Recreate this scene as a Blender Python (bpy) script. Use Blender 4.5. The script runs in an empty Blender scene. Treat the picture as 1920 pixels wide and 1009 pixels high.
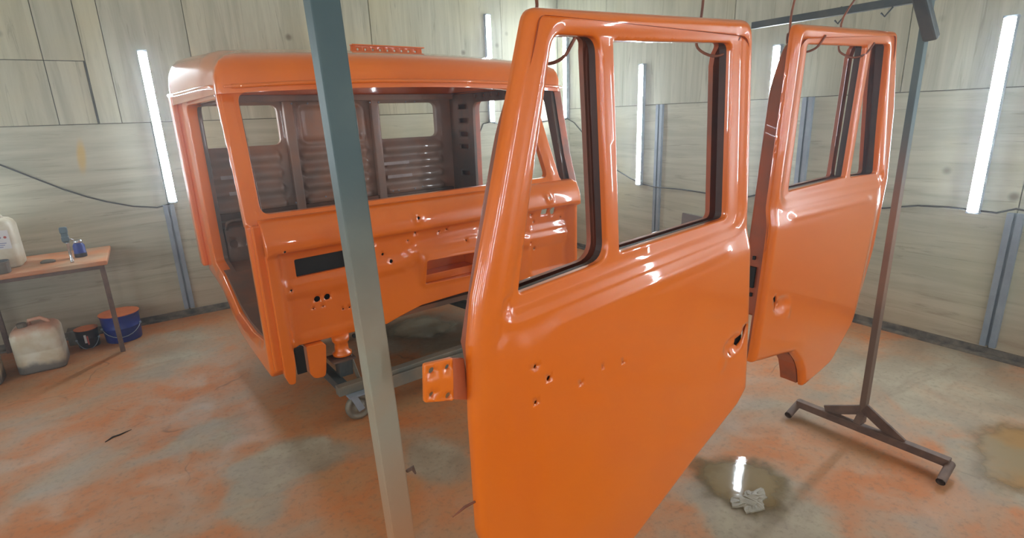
import bpy, bmesh, math, random
import numpy as np
from mathutils import Vector, Matrix
from mathutils.geometry import delaunay_2d_cdt

random.seed(7)
SC = bpy.context.scene
COL = SC.collection

# ------------------------------------------------------------------ camera, world, exposure
CAM_F, CAM_YAW, CAM_PITCH, CAM_ROLL, CAM_H = 1014.796, 0.579686, 0.275034, -0.037534, 1.5
def make_camera():
    cy, sy = math.cos(CAM_YAW), math.sin(CAM_YAW)
    cp, sp = math.cos(CAM_PITCH), math.sin(CAM_PITCH)
    f = Vector((sy*cp, cy*cp, -sp)); r = Vector((cy, -sy, 0)); u = r.cross(f)
    c, s = math.cos(CAM_ROLL), math.sin(CAM_ROLL)
    r2 = c*r + s*u; u2 = -s*r + c*u
    cam = bpy.data.cameras.new('camera'); cam.sensor_width = 36.0
    cam.lens = CAM_F/1920*36.0; cam.clip_start = .05; cam.clip_end = 60
    o = bpy.data.objects.new('camera', cam); COL.objects.link(o)
    m = Matrix((( r2.x, u2.x, -f.x, 0), (r2.y, u2.y, -f.y, 0), (r2.z, u2.z, -f.z, CAM_H), (0, 0, 0, 1)))
    o.matrix_world = m
    SC.camera = o
make_camera()
w = bpy.data.worlds.new('world'); SC.world = w; w.use_nodes = True
w.node_tree.nodes['Background'].inputs[0].default_value = (.5, .55, .6, 1)
w.node_tree.nodes['Background'].inputs[1].default_value = .05
# thin scattering volume added for a soft veil and halos round the tubes
_vs = w.node_tree.nodes.new('ShaderNodeVolumeScatter'); _vs.inputs['Color'].default_value = (.9, .97, 1, 1)
_vs.inputs['Density'].default_value = .014; _vs.inputs['Anisotropy'].default_value = .78
w.node_tree.links.new(_vs.outputs[0], w.node_tree.nodes['World Output'].inputs['Volume'])
SC.view_settings.view_transform = 'Standard'
SC.view_settings.look = 'None'
SC.view_settings.exposure = 0.75
SC.view_settings.gamma = 1.0
SC.view_settings.use_curve_mapping = False
SC.cycles.max_bounces = 8
TUBE = 68.0          # strength of the wall tube lights

# ------------------------------------------------------------------ node helpers
def S(c):
    return tuple(((v/255)/12.92 if v/255 <= .04045 else ((v/255+.055)/1.055)**2.4) for v in c)+(1,)
class NT:
    def __init__(s, name):
        s.m = bpy.data.materials.new(name); s.m.use_nodes = True; s.t = s.m.node_tree
        s.b = s.t.nodes['Principled BSDF']; s.l = s.t.links
    def n(s, ty, **kw):
        x = s.t.nodes.new(ty)
        for k, v in kw.items(): setattr(x, k, v)
        return x
    def lk(s, a, b): s.l.new(a, b)
    def coord(s, scale=(1, 1, 1), rnd=False, kind='Object'):
        tc = s.n('ShaderNodeTexCoord'); mp = s.n('ShaderNodeMapping')
        mp.inputs['Scale'].default_value = scale
        s.lk(tc.outputs[kind], mp.inputs['Vector'])
        if rnd:
            oi = s.n('ShaderNodeObjectInfo'); ml = s.n('ShaderNodeMath', operation='MULTIPLY'); ml.inputs[1].default_value = 37
            cb = s.n('ShaderNodeCombineXYZ'); s.lk(oi.outputs['Random'], ml.inputs[0])
            s.lk(ml.outputs[0], cb.inputs[0]); s.lk(ml.outputs[0], cb.inputs[1]); s.lk(ml.outputs[0], cb.inputs[2])
            s.lk(cb.outputs[0], mp.inputs['Location'])
        return mp.outputs[0]
    def noise(s, vec, scale, detail=4, rough=.55, dist=0):
        x = s.n('ShaderNodeTexNoise'); x.inputs['Scale'].default_value = scale; x.inputs['Detail'].default_value = detail
        x.inputs['Roughness'].default_value = rough; x.inputs['Distortion'].default_value = dist
        s.lk(vec, x.inputs['Vector']); return x.outputs['Fac']
    def ramp(s, fac, stops):
        x = s.n('ShaderNodeValToRGB'); e = x.color_ramp.elements
        while len(e) < len(stops): e.new(.5)
        for i, (p, c) in enumerate(stops): e[i].position = p; e[i].color = c if len(c) == 4 else tuple(c)+(1,)
        s.lk(fac, x.inputs[0]); return x.outputs[0]
    def bw(s, fac, a, b, lo=0, hi=1):
        x = s.n('ShaderNodeMapRange'); x.inputs[1].default_value = a; x.inputs[2].default_value = b
        x.inputs[3].default_value = lo; x.inputs[4].default_value = hi; x.interpolation_type = 'SMOOTHSTEP'
        s.lk(fac, x.inputs[0]); return x.outputs[0]
    def mix(s, fac, a, b, mode='MIX'):
        x = s.n('ShaderNodeMix', data_type='RGBA', blend_type=mode)
        for v, i in ((fac, 0), (a, 6), (b, 7)):
            if isinstance(v, (int, float)): x.inputs[i].default_value = v
            elif isinstance(v, tuple): x.inputs[i].default_value = v
            else: s.lk(v, x.inputs[i])
        return x.outputs[2]
    def math(s, op, a, b=0.0):
        x = s.n('ShaderNodeMath', operation=op)
        for i, v in enumerate((a, b)):
            if isinstance(v, (int, float)): x.inputs[i].default_value = v
            else: s.lk(v, x.inputs[i])
        return x.outputs[0]
    def set(s, k, v):
        i = s.b.inputs[k]
        if isinstance(v, (int, float, tuple)): i.default_value = v
        else: s.lk(v, i)
    def bump(s, h, st=.3, d=.01):
        x = s.n('ShaderNodeBump'); x.inputs['Strength'].default_value = st; x.inputs['Distance'].default_value = d
        s.lk(h, x.inputs['Height']); s.lk(x.outputs[0], s.b.inputs['Normal'])

def mat_paint(name, c, c2, rough=.28, coat=1.0, dust=None, grain=6):
    m = NT(name); v = m.coord(kind='Object')
    n = m.noise(v, 2.2, 3); col = m.mix(m.bw(n, .3, .7), S(c), S(c2))
    if dust:
        d = m.noise(v, grain, 5, .6); col = m.mix(m.bw(d, .35, .72), col, S(dust))
    m.set('Base Color', col); m.set('Roughness', rough); m.set('Coat Weight', coat); m.set('Coat Roughness', .04)
    m.set('Coat IOR', 1.5)
    o = m.noise(v, 260, 2); m.bump(o, .035, .002)
    return m.m
def mat_plain(name, c, c2=None, rough=.6, metal=0, scale=8, bump=.2):
    m = NT(name); v = m.coord(); n = m.noise(v, scale, 5, .6)
    m.set('Base Color', m.mix(m.bw(n, .3, .7), S(c), S(c2 or c))); m.set('Roughness', rough); m.set('Metallic', metal)
    if bump: m.bump(m.noise(v, scale*8, 3), bump, .003)
    return m.m
def mat_emit(name, c, st):
    m = NT(name); m.set('Base Color', (1, 1, 1, 1)); m.set('Emission Color', c); m.set('Emission Strength', st)
    return m.m

WALL_Y = 5.076
def mat_ply(name, horiz, axis):
    m = NT(name)
    # wood grain stretched along the sheet
    if axis == 'x': sc = (.45, 1, 7) if horiz else (7, 1, .45)
    else: sc = (1, .45, 7) if horiz else (1, 7, .45)
    v = m.coord(sc, rnd=True); v0 = m.coord((1, 1, 1), rnd=True)
    g = m.noise(v, 1.6, 6, .62, .8); b = m.noise(v0, 1.1, 3)
    col = m.mix(m.bw(g, .3, .72), S((164, 162, 142)), S((192, 190, 170)))
    col = m.mix(m.math('MULTIPLY', m.bw(b, .45, .8), .55), col, S((200, 190, 150)))
    oi = m.n('ShaderNodeObjectInfo')
    col = m.mix(m.math('MULTIPLY', oi.outputs['Random'], .28), col, S((150, 148, 128)))
    # grey dirt streaks and small knots
    d = m.noise(v, 4.0, 6, .7, 1.2); col = m.mix(m.math('MULTIPLY', m.bw(d, .54, .70), .5), col, S((122, 114, 96)))
    k = m.n('ShaderNodeTexVoronoi'); k.inputs['Scale'].default_value = 2.6; m.lk(v0, k.inputs['Vector'])
    col = m.mix(m.math('MULTIPLY', m.bw(k.outputs['Distance'], .10, .02), .7), col, S((84, 72, 54)))
    # paint mist settled near the foot of the wall
    tc = m.n('ShaderNodeNewGeometry'); sp = m.n('ShaderNodeSeparateXYZ'); m.lk(tc.outputs['Position'], sp.inputs[0])
    nz = m.math('ADD', sp.outputs[2], m.math('MULTIPLY', m.math('SUBTRACT', b, .5), .5))
    col = m.mix(m.math('MULTIPLY', m.bw(nz, .55, .0), .35), col, S((170, 120, 80)))
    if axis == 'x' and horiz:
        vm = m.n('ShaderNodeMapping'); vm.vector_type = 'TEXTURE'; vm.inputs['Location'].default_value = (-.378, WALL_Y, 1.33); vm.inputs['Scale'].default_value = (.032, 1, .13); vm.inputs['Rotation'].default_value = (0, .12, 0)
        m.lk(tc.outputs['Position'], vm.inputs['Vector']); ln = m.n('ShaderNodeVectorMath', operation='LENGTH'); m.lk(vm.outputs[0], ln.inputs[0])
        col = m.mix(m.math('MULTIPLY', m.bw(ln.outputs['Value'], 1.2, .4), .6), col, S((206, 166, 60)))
    m.set('Base Color', col); m.set('Roughness', .62); m.bump(g, .12, .004)
    return m.m

def mat_floor():
    m = NT('concrete_floor'); v = m.coord()
    big = m.noise(v, 1.25, 5, .62, .7); mid = m.noise(v, 4.5, 5, .6, .4); fine = m.noise(v, 38, 4, .7)
    st = m.coord((.8, 2.6, 1)); streak = m.noise(st, 2.0, 5, .65, .6)
    grey = m.mix(m.bw(mid, .3, .7), S((138, 120, 99)), S((160, 146, 124)))
    grey = m.mix(m.math('MULTIPLY', m.bw(streak, .5, .75), .6), grey, S((120, 100, 82)))
    orange = m.mix(m.bw(mid, .35, .7), S((168, 118, 78)), S((180, 106, 54)))
    f = big
    def blob(x, y, rx, ry, amt):
        nonlocal f
        mp = m.n('ShaderNodeMapping'); mp.vector_type = 'TEXTURE'
        mp.inputs['Location'].default_value = (x, y, 0); mp.inputs['Scale'].default_value = (rx, ry, 1)
        tc = m.n('ShaderNodeTexCoord'); m.lk(tc.outputs['Object'], mp.inputs['Vector'])
        ln = m.n('ShaderNodeVectorMath', operation='LENGTH'); m.lk(mp.outputs[0], ln.inputs[0])
        d = m.math('ADD', ln.outputs['Value'], m.math('MULTIPLY', m.math('SUBTRACT', mid, .5), .9))
        f = m.math('ADD', f, m.math('MULTIPLY', m.bw(d, 1.15, .55), amt))
    for b in ((.30, 2.42, .30, .22, -.28), (.08, 2.9, .34, .2, -.18), (.12, 2.2, .14, .2, -.2), (-.1, 4.0, .35, .25, -.1),
              (-.65, 3.05, .25, .3, -.1), (.72, 2.9, .6, .5, .35), (-.5, 2.5, .4, .3, .12), (-.25, 3.5, .35, .25, .16),
              (.52, 1.9, .22, .3, .22), (.87, 2.0, .14, .2, -.2), (-.02, 5.0, .5, .35, .35), (.75, 2.55, .3, .2, .2),
              (-.6, 4.75, .5, .3, .1), (2.3, .95, .35, .35, .16), (2.4, .75, .3, .18, .2), (1.73, .95, .28, .32, -.3), (3.5, 1.0, .9, .6, -.2),
              (2.05, 1.02, .12, .14, -.16), (1.4, 3.5, .45, .5, -.15), (2.75, .48, .28, .25, -.3), (3.9, 1.6, .3, 1.6, .12)):
        blob(*b)
    col = m.mix(m.bw(f, .25, .62), grey, orange)
    col = m.mix(m.math('MULTIPLY', m.bw(fine, .48, .72), .42), col, S((98, 84, 68)))
    # cracks
    vo = m.n('ShaderNodeTexVoronoi', feature='DISTANCE_TO_EDGE'); vo.inputs['Scale'].default_value = .9
    wv = m.n('ShaderNodeVectorMath', operation='ADD'); m.lk(v, wv.inputs[0])
    nn = m.n('ShaderNodeTexNoise'); nn.inputs['Scale'].default_value = 3; m.lk(v, nn.inputs['Vector'])
    sc = m.n('ShaderNodeVectorMath', operation='SCALE'); m.lk(nn.outputs['Color'], sc.inputs[0]); sc.inputs['Scale'].default_value = .25
    m.lk(sc.outputs[0], wv.inputs[1]); m.lk(wv.outputs[0], vo.inputs['Vector'])
    cr = m.bw(vo.outputs['Distance'], .006, .0); cr = m.math('MULTIPLY', cr, m.bw(big, .5, .62))
    col = m.mix(m.math('MULTIPLY', cr, .5), col, S((60, 50, 40)))
    m.set('Base Color', col); m.set('Roughness', m.bw(mid, .3, .7, .55, .8))
    m.bump(m.math('ADD', m.math('MULTIPLY', fine, .5), m.math('MULTIPLY', mid, .8)), .3, .006)
    return m.m

ORANGE = mat_paint('orange_gloss_paint', (232, 112, 10), (228, 106, 9), .3, 1.0)
ORANGE_DULL = mat_paint('orange_overspray_paint', (184, 86, 44), (160, 76, 46), .5, .25, (130, 76, 56))  # dull inner orange: overspray brown plus shadow put into the colour
PRIMER = mat_paint('primer_with_orange_mist', (156, 128, 114), (172, 116, 84), .45, .3, (132, 114, 106), 3)
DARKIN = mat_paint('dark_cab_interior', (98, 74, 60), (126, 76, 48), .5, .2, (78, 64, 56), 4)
CHANNEL = mat_plain('dark_window_channel', (52, 30, 26), (74, 38, 30), .55)  # shadow of the window reveals is part of this brown
PLY_BH = mat_ply('plywood_back_lower', True, 'x'); PLY_BV = mat_ply('plywood_back_upper', False, 'x')
PLY_RH = mat_ply('plywood_right_lower', True, 'y'); PLY_RV = mat_ply('plywood_right_upper', False, 'y')
FLOOR = mat_floor()
STUD = mat_plain('galvanised_stud', (150, 160, 172), (128, 138, 152), .45, .3, 5, .05)
DARKSTEEL = mat_plain('dark_steel', (62, 70, 74), (84, 84, 80), .5, .2, 9, .15)
RUST = mat_plain('dusty_brown_steel', (112, 86, 72), (86, 66, 58), .65, .1, 14, .2)
GREYSTEEL = mat_plain('grey_steel', (108, 106, 98), (132, 118, 100), .55, .2, 8, .15)
WIRE = mat_plain('orange_coated_wire', (150, 84, 58), (110, 64, 50), .5, .1, 20, .1)
CABLE = mat_plain('black_cable', (40, 36, 32), (58, 52, 46), .6)
BASE = mat_plain('dark_base_strip', (76, 68, 62), (124, 112, 98), .7, 0, 14, .3)
WALLB = mat_plain('wall_backing', (92, 84, 68), (76, 68, 54), .8)
CEIL = mat_plain('ceiling_board', (196, 194, 180), (180, 178, 160), .8, 0, 1.5, .05)
EMIT = mat_emit('tube_light_glow', (.82, .93, 1.0, 1), TUBE)
FIXT = mat_plain('light_fixture_grey', (150, 158, 166), (130, 138, 146), .4)
BLACK = mat_plain('black_void', (16, 14, 13), (22, 18, 16), .7)

def mat_post(name='dusted_post_steel', c=None):
    m = NT(name); v = m.coord(); geo = m.n('ShaderNodeNewGeometry'); sp = m.n('ShaderNodeSeparateXYZ'); m.lk(geo.outputs['Position'], sp.inputs[0])
    n = m.noise(v, 5, 5); z = m.math('ADD', sp.outputs[2], m.math('MULTIPLY', m.math('SUBTRACT', n, .5), .35))
    top = m.mix(m.bw(n, .3, .7), S((66, 86, 90)), S((82, 98, 98)))
    low = m.mix(m.bw(n, .3, .7), S((150, 148, 132)), S((160, 138, 114)))
    if c: low = m.mix(m.bw(n, .3, .7), S(c[0]), S(c[1]))
    col = m.mix(m.bw(z, 1.45, 1.0), top, low); col = m.mix(m.bw(z, .95, .45), col, S(c[2] if c else (178, 120, 78)))
    m.set('Base Color', col); m.set('Roughness', .55); m.set('Metallic', .05); m.bump(m.noise(v, 60, 3), .15, .002); return m.m
POST = mat_post()
POSTF = mat_post('rusty_far_post', ((124, 92, 74), (140, 106, 84), (104, 82, 68)))

# ------------------------------------------------------------------ mesh helpers
def link(name, verts, faces, mat, parent=None, smooth=False, bevel=0, solid=0):
    me = bpy.data.meshes.new(name)
    off = Vector(parent.location) if parent and parent.type == 'EMPTY' else Vector((0, 0, 0))
    if parent and parent.type != 'EMPTY': off = Vector(parent.get('_off', (0, 0, 0)))
    me.from_pydata([tuple(Vector(v)-off) for v in verts], [], faces)
    bm = bmesh.new(); bm.from_mesh(me); bmesh.ops.recalc_face_normals(bm, faces=bm.faces); bm.to_mesh(me); bm.free()
    if smooth: me.polygons.foreach_set('use_smooth', [True]*len(me.polygons))
    o = bpy.data.objects.new(name, me); COL.objects.link(o); me.materials.append(mat)
    if parent: o.parent = parent
    o['_off'] = tuple(off)
    if solid:
        md = o.modifiers.new('sheet', 'SOLIDIFY'); md.thickness = solid; md.offset = -1
    if bevel:
        md = o.modifiers.new('bevel', 'BEVEL'); md.width = bevel; md.segments = 2; md.limit_method = 'ANGLE'; md.angle_limit = math.radians(40)
    return o
class MB:
    def __init__(s): s.v = []; s.f = []
    def box(s, lo, hi, T=None):
        b = len(s.v)
        for x in (lo[0], hi[0]):
            for y in (lo[1], hi[1]):
                for z in (lo[2], hi[2]): s.v.append(tuple(T(x, y, z)) if T else (x, y, z))
        for f in ((0, 1, 3, 2), (4, 6, 7, 5), (0, 4, 5, 1), (2, 3, 7, 6), (0, 2, 6, 4), (1, 5, 7, 3)): s.f.append([b+i for i in f])
        return s
    def beam(s, p, q, wd, ht, up=(0, 0, 1)):
        p = Vector(p); q = Vector(q); d = (q-p).normalized(); u = Vector(up); r = d.cross(u).normalized(); u = r.cross(d)
        b = len(s.v)
        for c in (p, q):
            for i, j in ((-1, -1), (1, -1), (1, 1), (-1, 1)): s.v.append(tuple(c+r*i*wd/2+u*j*ht/2))
        for f in ((0, 3, 2, 1), (4, 5, 6, 7), (0, 1, 5, 4), (1, 2, 6, 5), (2, 3, 7, 6), (3, 0, 4, 7)): s.f.append([b+i for i in f])
        return s
    def tube(s, path, r, n=8, cap=True):
        path = [Vector(p) for p in path]; b0 = len(s.v); up = None; rings = []
        for i, p in enumerate(path):
            d = (path[min(i+1, len(path)-1)]-path[max(i-1, 0)]).normalized()
            if up is None: up = d.orthogonal().normalized()
            up = (up-d*up.dot(d)).normalized(); r2 = d.cross(up); rr = r[i] if isinstance(r, (list, tuple)) else r
            rings.append(len(s.v))
            for k in range(n):
                a = 2*math.pi*k/n; s.v.append(tuple(p+(up*math.cos(a)+r2*math.sin(a))*rr))
        for i in range(len(path)-1):
            for k in range(n): a, b = rings[i], rings[i+1]; s.f.append([a+k, a+(k+1) % n, b+(k+1) % n, b+k])
        if cap: s.f.append([rings[0]+k for k in range(n)][::-1]); s.f.append([rings[-1]+k for k in range(n)])
        return s
    def lathe(s, prof, c, n=28, axis='z', T=None):
        b = len(s.v)
        for r, h in prof:
            for k in range(n):
                a = 2*math.pi*k/n; x, y = r*math.cos(a), r*math.sin(a)
                P = {'z': (x, y, h), 'x': (h, x, y), 'y': (x, h, y)}[axis]
                P = (P[0]+c[0], P[1]+c[1], P[2]+c[2]); s.v.append(tuple(T(*P)) if T else P)
        for i in range(len(prof)-1):
            for k in range(n): s.f.append([b+i*n+k, b+i*n+(k+1) % n, b+(i+1)*n+(k+1) % n, b+(i+1)*n+k])
        if prof[0][0] > 1e-6: s.f.append([b+k for k in range(n)][::-1])
        if prof[-1][0] > 1e-6: s.f.append([b+(len(prof)-1)*n+k for k in range(n)])
        return s
    def loft(s, rings):
        n = len(rings[0]); b = len(s.v)
        for r in rings: s.v += [tuple(p) for p in r]
        for i in range(len(rings)-1):
            for k in range(n): s.f.append([b+i*n+k, b+i*n+(k+1) % n, b+(i+1)*n+(k+1) % n, b+(i+1)*n+k])
        s.f.append([b+k for k in range(n)][::-1]); s.f.append([b+(len(rings)-1)*n+k for k in range(n)])
        return s
    def go(s, name, mat, parent=None, **kw): return link(name, s.v, s.f, mat, parent, **kw)

def thing(name, label, cat, loc=(0, 0, 0), group=None):
    o = bpy.data.objects.new(name, None); COL.objects.link(o); o.location = loc; o.empty_display_size = .1
    o['label'] = label; o['category'] = cat
    if group: o['group'] = group
    return o
def tag(o, label, cat, group=None):
    o['label'] = label; o['category'] = cat
    if group: o['group'] = group
    return o
def struct(o): o['kind'] = 'structure'; return o

# rounded polygons: (x, y[, r]) corners
def rnd(pts, r=0.0, n=5):
    out = []; N = len(pts)
    for i, p in enumerate(pts):
        rr = p[2] if len(p) > 2 else r
        a = np.array(pts[i-1][:2], float); b = np.array(p[:2], float); c = np.array(pts[(i+1) % N][:2], float)
        if rr <= 0: out.append(b); continue
        u = (a-b); lu = np.linalg.norm(u); u /= lu; v = (c-b); lv = np.linalg.norm(v); v /= lv
        ang = math.acos(max(-1, min(1, u@v))); t = min(rr/math.tan(ang/2), lu*.48, lv*.48)
        p0 = b+u*t; p1 = b+v*t
        for k in range(n+1):
            q = k/n; out.append((1-q)**2*p0+2*q*(1-q)*b+q*q*p1)
    return np.array(out)
def resample(L, s):
    out = []
    for i in range(len(L)):
        a, b = L[i], L[(i+1) % len(L)]; d = np.linalg.norm(b-a)
        if d < 1e-6: continue
        k = max(1, int(math.ceil(d/s)))
        for j in range(k): out.append(a+(b-a)*j/k)
    return np.array(out)
def circle(x, y, r, n=12, ry=None): return np.array([[x+r*math.cos(2*math.pi*k/n), y+(ry or r)*math.sin(2*math.pi*k/n)] for k in range(n)])
def inside(P, L):
    x, y = P[:, 0], P[:, 1]; r = np.zeros(len(P), bool)
    for i in range(len(L)):
        x1, y1 = L[i-1]; x2, y2 = L[i]
        if y1 == y2: continue
        c = ((y1 > y) != (y2 > y)) & (x < (x2-x1)*(y-y1)/(y2-y1)+x1); r ^= c
    return r
def dist(P, L):
    A = L; B = np.roll(L, -1, 0); D = B-A; DD = (D**2).sum(1)+1e-12; out = np.full(len(P), 9.)
    for s0 in range(0, len(P), 4000):
        Q = P[s0:s0+4000]; t = ((Q[:, None]-A)*D).sum(2)/DD; t = t.clip(0, 1)
        e = Q[:, None]-(A+t[..., None]*D); out[s0:s0+4000] = np.sqrt((e**2).sum(2)).min(1)
    return out
def area(L): return .5*np.sum(L[:, 0]*np.roll(L[:, 1], -1)-np.roll(L[:, 0], -1)*L[:, 1])
def ss(x, a, b): t = np.clip((x-a)/(b-a), 0, 1); return t*t*(3-2*t)

FR = (.02, .09, .22, .42, .7, 1.0)
RX = [2.0]
def panel(name, outline, holes, T, mat, parent, res=.02, rr=.012, hf=None, cuts=(), guides=(), fl=.02, flh=.03, solid=.0, rrh=None, flc=.006):
    """pressed sheet panel: outline with rolled edge, flanged window holes, small plain cuts; T(a,h,d)->world"""
    rrh = rr if rrh is None else rrh
    loops = [(resample(outline, res), rr, fl)]+[(resample(h, res), rrh, flh) for h in holes]+[(c, 0, flc) for c in cuts]
    V = []; E = []; rng = []; extra = []
    for L, r, f in loops:
        if area(L) < 0: L = L[::-1]
        b = len(V); V += [tuple(p) for p in L]; n = len(L); rng.append((b, n, f)); E += [(b+i, b+(i+1) % n) for i in range(n)]
    L0 = np.array(V[:rng[0][1]]); HL = [np.array(V[b:b+n]) for b, n, f in rng[1:1+len(holes)]]; CL = [np.array(V[b:b+n]) for b, n, f in rng[1+len(holes):]]
    def ok(P):
        m = inside(P, L0)
        for h in HL+CL: m &= ~inside(P, h)
        return m
    def dd(P):
        return dist(P, L0), (np.min([dist(P, h) for h in HL], axis=0) if HL else np.full(len(P), 9.)), (np.min([dist(P, h) for h in CL], axis=0) if CL else np.full(len(P), 9.))
    pts = []
    for L, r, sgn in [(L0, rr, 1)]+[(h, rrh, -1) for h in HL]:
        if r <= 0: continue
        t = np.roll(L, -1, 0)-np.roll(L, 1, 0); t /= np.linalg.norm(t, axis=1)[:, None]+1e-9; nrm = np.stack([-t[:, 1], t[:, 0]], 1)*sgn
        for q in FR:
            P = L+nrm*r*q; P = P[ok(P)]
            if not len(P): continue
            a, b, c = dd(P); keep = (np.minimum(a/max(rr, 1e-6), b/max(rrh, 1e-6)) > q*.93) & (c > .002); pts.append(P[keep])
    GL = []
    for g, offs in guides:
        g = resample(g, res*.7); g = g if area(g) > 0 else g[::-1]; GL.append((g, max(abs(o) for o in offs)))
        t = np.roll(g, -1, 0)-np.roll(g, 1, 0); t /= np.linalg.norm(t, axis=1)[:, None]+1e-9; nrm = np.stack([-t[:, 1], t[:, 0]], 1)
        for o in offs:
            P = g+nrm*o; P = P[ok(P)]
            if not len(P): continue
            a, b, c = dd(P); P = P[(a > rr*1.1) & (b > rrh*1.1+.001) & (c > .003)]
            if len(P): P = P[dist(P, g) > abs(o)*.9]; pts.append(P)
    lo, hi = L0.min(0), L0.max(0)
    gx, gy = np.meshgrid(np.arange(lo[0]+res/2, hi[0], res), np.arange(lo[1]+res/2, hi[1], res)); G = np.stack([gx.ravel(), gy.ravel()], 1)
    G = G[ok(G)]; a, b, c = dd(G); G = G[(a > rr+res*.35) & (b > rrh+res*.35) & (c > res*.2)]
    for g, mo in GL: G = G[dist(G, g) > mo+res*.3]
    pts.append(G)
    P = np.concatenate(pts) if pts else np.zeros((0, 2))
    allv = [Vector(v) for v in V]+[Vector(p) for p in P]
    ov, oe, of, orig, _, _ = delaunay_2d_cdt(allv, E, [], 0, 1e-6)
    A = np.array([tuple(v) for v in ov]); cen = np.array([A[list(f)].mean(0) for f in of]); k = ok(cen); faces = [list(f) for f, q in zip(of, k) if q]
    m = {}
    for i, l in enumerate(orig):
        for j in l: m[j] = i
    a, b, c = dd(A)
    def roll(x, r): 
        if r <= 0: return np.zeros_like(x)
        t = np.clip(x/r, 0, 1); return r-r*np.clip(1-(1-t)**RX[0], 0, 1)**(1/RX[0])
    d = -np.maximum(roll(a, rr), roll(b, rrh))
    if hf: d = d+hf(A[:, 0], A[:, 1], a, b)
    VV = [T(A[i, 0], A[i, 1], d[i]) for i in range(len(A))]
    for bb, n, f in rng:
        if f <= 0: continue
        base = len(VV); ids = [m[bb+i] for i in range(n)]
        for i in ids: VV.append(T(A[i, 0], A[i, 1], d[i]-f))
        for i in range(n): faces.append([ids[i], ids[(i+1) % n], base+(i+1) % n, base+i])
    # drop unused verts
    used = sorted({i for f in faces for i in f}); mp = {u: i for i, u in enumerate(used)}
    return link(name, [VV[u] for u in used], [[mp[i] for i in f] for f in faces], mat, parent, smooth=True, solid=solid)

# ------------------------------------------------------------------ the room
WX, WY, WL, WF, ZC = 4.04, 5.076, -3.2, -3.4, 3.08
SEAM = 1.555
ROOM = MB().box((WL-.1, WF-.1, -.12), (WX+.12, WY+.12, 0)); struct(ROOM.go('floor', FLOOR))
struct(MB().box((WL-.1, WF-.1, ZC), (WX+.12, WY+.12, ZC+.1)).go('ceiling', CEIL))
wb = struct(MB().box((WL-.1, WY+.012, 0), (WX+.12, WY+.12, ZC)).go('wall_back', WALLB))
wr = struct(MB().box((WX+.012, WF, 0), (WX+.12, WY+.012, ZC)).go('wall_right', WALLB))
wl = struct(MB().box((WL-.1, WF, 0), (WL-.012, WY+.012, ZC)).go('wall_left', WALLB))
wf = struct(MB().box((WL-.1, WF-.12, 0), (WX+.12, WF-.012, ZC)).go('wall_front', WALLB))
def sheet_b(x0, x1, z0, z1, mat, off=None, slant=0.0):
    o = off if off is not None else random.uniform(0, .003); g = .0025
    P = [(x0+g, z0+g), (x1-g, z0+g), (x1-g+slant, z1-g), (x0+g+slant, z1-g)]
    v = [(x, WY-o, z) for x, z in P]+[(x, WY+.013, z) for x, z in P]
    link('plywood_sheet', v, [(0, 3, 2, 1), (4, 5, 6, 7), (0, 1, 5, 4), (1, 2, 6, 5), (2, 3, 7, 6), (3, 0, 4, 7)], mat, wb, bevel=.0015)
def sheet_r(y0, y1, z0, z1, mat):
    o = random.uniform(0, .003); g = .0025
    MB().box((WX-o, y0+g, z0+g), (WX+.013, y1-g, z1-g)).go('plywood_sheet', mat, wr, bevel=.0015)
xs = [-3.2, -2.57, -1.24, .09, 1.42, 2.75, 4.04]
for a, b in zip(xs, xs[1:]): sheet_b(a, b, 0.03, SEAM, PLY_BH)
sheet_b(-3.2, -1.9, SEAM, ZC, PLY_BV); sheet_b(-1.9, -.86, SEAM, ZC, PLY_BV)
sheet_b(-.86, -.455, 1.985, ZC, PLY_BV, .002); sheet_b(-.455, -.225, 1.985, ZC, PLY_BV, .004)
sheet_b(-.86, -.455, SEAM, 1.985, PLY_BV, .003); sheet_b(-.455, -.235, SEAM, 1.985, PLY_BV, .001)
sheet_b(-.225, -.09, SEAM, ZC, PLY_BV, .006); sheet_b(-.09, .44, SEAM, ZC, PLY_BV, .002)
sheet_b(.44, 1.9, SEAM, ZC, PLY_BV); sheet_b(1.9, 3.3, SEAM, ZC, PLY_BV); sheet_b(3.3, 4.04, SEAM, ZC, PLY_BV)
ys = [WY, 4.88, 3.55, 2.21, .94, -.4, -1.73, -3.06, WF]
for a, b in zip(ys, ys[1:]): sheet_r(b, a, .03, SEAM, PLY_RH)
ys = [WY, 4.3, 2.85, 1.62, .1, -1.4, -2.6, WF]
for a, b in zip(ys, ys[1:]): sheet_r(b, a, SEAM, ZC, PLY_RV)
for a in range(5):
    MB().box((WL-.013, WF+.01+a*1.7, .03), (WL, WF+a*1.7+1.69, SEAM-.003)).go('plywood_sheet', PLY_RH, wl)
    MB().box((WL-.013, WF+.01+a*1.7, SEAM), (WL, WF+a*1.7+1.69, ZC)).go('plywood_sheet', PLY_RV, wl)
    MB().box((WL+.01+a*1.45, WF-.013, .03), (WL+a*1.45+1.44, WF, SEAM-.003)).go('plywood_sheet', PLY_BH, wf)
    MB().box((WL+.01+a*1.45, WF-.013, SEAM), (WL+a*1.45+1.44, WF, ZC)).go('plywood_sheet', PLY_BV, wf)
# dark steel angle along the foot of the walls
def base(name, p, q, nrm):
    p, q, n = Vector(p), Vector(q), Vector(nrm)
    m = MB().beam(p+n*.006+Vector((0, 0, .024)), q+n*.006+Vector((0, 0, .024)), .012, .045)
    m.beam(p+n*.03+Vector((0, 0, .006)), q+n*.03+Vector((0, 0, .006)), .06, .012); struct(m.go(name, BASE))
base('baseboard_back', (WL, WY, 0), (WX, WY, 0), (0, -1, 0)); base('baseboard_right', (WX, WF, 0), (WX, WY, 0), (-1, 0, 0))
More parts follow.
